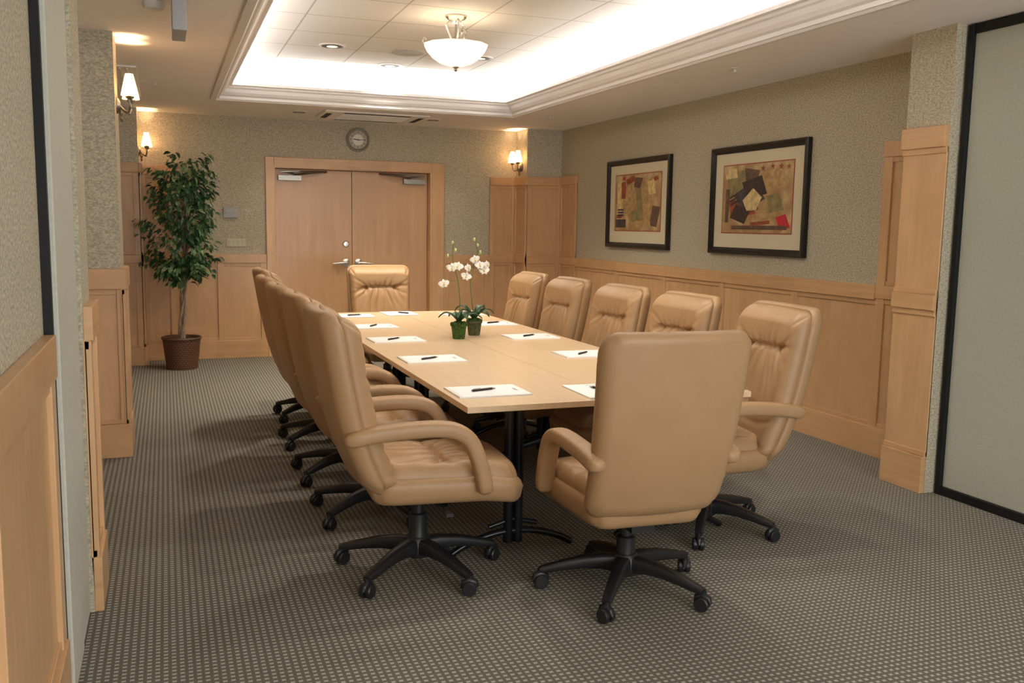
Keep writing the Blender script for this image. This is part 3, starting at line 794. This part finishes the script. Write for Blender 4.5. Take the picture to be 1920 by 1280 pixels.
# ------------------------------------------------------------ pendant bowl lamp
def glassmat(name,col,es,emc):
    m,nt,b=newmat(name); b.inputs['Base Color'].default_value=(*col,1); b.inputs['Roughness'].default_value=.35
    b.inputs['Emission Color'].default_value=(*emc,1); b.inputs['Emission Strength'].default_value=es
    tr=nt.nodes.new('ShaderNodeBsdfTranslucent'); tr.inputs['Color'].default_value=(*col,1)
    mx=nt.nodes.new('ShaderNodeMixShader'); mx.inputs[0].default_value=.5
    o=nt.nodes['Material Output']; nt.links.new(b.outputs[0],mx.inputs[1]); nt.links.new(tr.outputs[0],mx.inputs[2]); nt.links.new(mx.outputs[0],o.inputs[0]); return m
ALAB=glassmat('alabaster_glass',(.85,.77,.62),1.3,(1,.88,.68))
SHD=glassmat('frosted_shade',(.95,.82,.6),3.2,(1,.78,.50))
Lx,Ly=2.02,6.62
e=empty('chandelier',(Lx,Ly,Zt),0,'alabaster glass bowl ceiling lamp on scrolled nickel arms','lamp')
m=MB(); m.lathe([(0,0),(.075,0),(.078,-.012),(.060,-.03),(.02,-.038),(.016,-.06),(0,-.06)],32); m.obj('canopy',CHR,e,smooth=True)
m=MB(); pr=[(.232,-.205),(.230,-.212),(.210,-.250),(.170,-.295),(.12,-.330),(.06,-.350),(.02,-.356),(.02,-.350),(.06,-.344),(.115,-.323),(.165,-.29),(.203,-.248),(.222,-.205)]
m.lathe(pr,64,0,lambda a,z,j:1+.015*math.cos(a*12)*(1 if j<7 else 1)); m.obj('glass_bowl',ALAB,e,smooth='all')
m=MB(); m.lathe([(0,-.35),(.022,-.352),(.024,-.362),(.010,-.370),(.014,-.380),(.006,-.392),(0,-.395)],20); m.cyl((0,0,-.05),(0,0,-.355),.008); m.obj('finial',DCH,e,smooth=True)
for k in range(3):
    a=k*2*pi/3+.5; pts=[]
    for r,z in ((.025,-.05),(.055,-.035),(.075,-.06),(.055,-.11),(.035,-.16),(.06,-.20),(.12,-.215),(.19,-.205),(.232,-.195),(.255,-.17),(.243,-.148),(.226,-.16)): pts.append((r*math.cos(a),r*math.sin(a),z))
    MB().tube(pts,.008,10).obj('scroll_arm',CHR,e,smooth=True)

# ------------------------------------------------------------ sconces
def sconce(x,y,z,nx,lab,en):
    e=empty('wall_sconce',(x,y,z),0 if nx>0 else pi,lab,'lamp','twin-arm wall sconces')
    m=MB(); m.M=Matrix.Rotation(pi/2,4,'Y'); m.lathe([(.052,0),(.052,.008),(.032,.02),(.02,.026),(0,.026)],28); m.obj('wall_plate',DCH,e,smooth=True)
    m=MB()
    for s_ in (-1,1):
        m.tube([(.02,0,0),(.05,s_*.02,-.035),(.075,s_*.06,-.045),(.085,s_*.09,-.015),(.085,s_*.095,.03)],.007,10)
        m.M=Matrix.Translation((.085,s_*.095,.03)); m.lathe([(0,0),(.014,.0),(.026,.012),(.028,.02),(.012,.022),(.012,.06)],20); m.M=Matrix.Identity(4)
    m.M=Matrix.Translation((.03,0,-.03)); m.lathe([(0,-.075),(.006,-.07),(.012,-.055),(.006,-.04),(.016,-.02),(.008,0)],16); m.M=Matrix.Identity(4)
    m.obj('bracket',DCH,e,smooth=True)
    for s_ in (-1,1):
        m=MB(); m.M=Matrix.Translation((.085,s_*.095,.055)); m.lathe([(.054,0),(.042,.055),(.024,.135),(.022,.135),(.040,.055),(.052,.0)],28); m.obj('lamp_shade',SHD,e,smooth='all')
        l=bpy.data.lights.new('sconce_bulb','POINT'); l.energy=en; l.color=(1,.70,.42); l.shadow_soft_size=.018
        o=bpy.data.objects.new('sconce_bulb',l); COL.objects.link(o); o.parent=e; o.location=(.085,s_*.095,.115)
sconce(-.27,6.60,2.26,1,'nickel twin sconce with frosted shades on pilaster',19)
sconce(-.238,10.62,2.25,1,'nickel twin sconce with frosted shades on corner column',19)
sconce(4.078,10.60,2.24,-1,'nickel twin sconce with frosted shades on corner column',19)

# ------------------------------------------------------------ lights
def area(name,loc,rot,sx,sy,e,col):
    l=bpy.data.lights.new(name,'AREA'); l.shape='RECTANGLE'; l.size=sx; l.size_y=sy; l.energy=e; l.color=col
    o=bpy.data.objects.new(name,l); COL.objects.link(o); o.location=loc; o.rotation_euler=rot; return o
CW=(1,.97,.925)
zc=Hc+.085; off=-.07
Ly_=ty1-ty0; Lx_=tx1-tx0
area('cove_light',(tx0+off,(ty0+ty1)/2,zc),(pi,0,0),.06,Ly_,40,CW)
area('cove_light',(tx1-off,(ty0+ty1)/2,zc),(pi,0,0),.06,Ly_,70,CW)
area('cove_light',((tx0+tx1)/2,ty1-off,zc),(pi,0,0),Lx_,.06,18,CW)
area('cove_light',((tx0+tx1)/2,ty0+off,zc),(pi,0,0),Lx_,.06,30,CW)
l=bpy.data.lights.new('chandelier_bulb','POINT'); l.energy=18; l.color=(1,.82,.60); l.shadow_soft_size=.06
o=bpy.data.objects.new('chandelier_bulb',l); COL.objects.link(o); o.location=(Lx,Ly,Zt-.22)
def spot(loc,e,col,ang=100,blend=.8):
    l=bpy.data.lights.new('downlight_lamp','SPOT'); l.energy=e; l.color=col; l.spot_size=math.radians(ang); l.spot_blend=blend; l.shadow_soft_size=.06
    o=bpy.data.objects.new('downlight_lamp',l); COL.objects.link(o); o.location=loc
for x,y in ((1.38,8.13),(2.05,8.86),(2.71,8.13)): spot((x,y,Zt-.03),125,(1,.88,.73),120)
for x,y in ((1.38,5.0),(2.71,5.0),(2.05,4.2)): spot((x,y,Zt-.03),50,(1,.91,.79),115)
for x,y in ((1.35,10.03),(2.81,10.06)): spot((x,y,Hc-.03),24,(1,.84,.64),120)
area('room_light',(2.0,-.3,Hc-.03),(0,0,0),2.6,2.6,28,(1,.96,.92))
# added fill light behind the viewpoint, tilted up to brighten the lower ceiling
area('rear_fill_light',(2.0,Y0+.05,1.45),(pi/2+.42,0,0),3.6,1.9,330,(.93,.965,1))

# world
wd=bpy.data.worlds.new('w'); S.world=wd; wd.use_nodes=True; wd.node_tree.nodes['Background'].inputs[0].default_value=(.9,.85,.78,1); wd.node_tree.nodes['Background'].inputs[1].default_value=.05

# ------------------------------------------------------------ camera
f,ya,pt,ro,h=1726.687,math.radians(20.622),math.radians(7.109),math.radians(.895),1.524
F=Vector((math.sin(ya)*math.cos(pt),math.cos(ya)*math.cos(pt),-math.sin(pt)))
R0=Vector((math.cos(ya),-math.sin(ya),0)); U0=R0.cross(F)
R=math.cos(ro)*R0+math.sin(ro)*U0; U=-math.sin(ro)*R0+math.cos(ro)*U0
cd=bpy.data.cameras.new('camera'); cd.sensor_width=36; cd.lens=f/1920*36; cd.clip_start=.02
co=bpy.data.objects.new('camera',cd); COL.objects.link(co)
B=-F
co.matrix_world=Matrix(((R.x,U.x,B.x,0),(R.y,U.y,B.y,0),(R.z,U.z,B.z,h),(0,0,0,1)))
S.camera=co
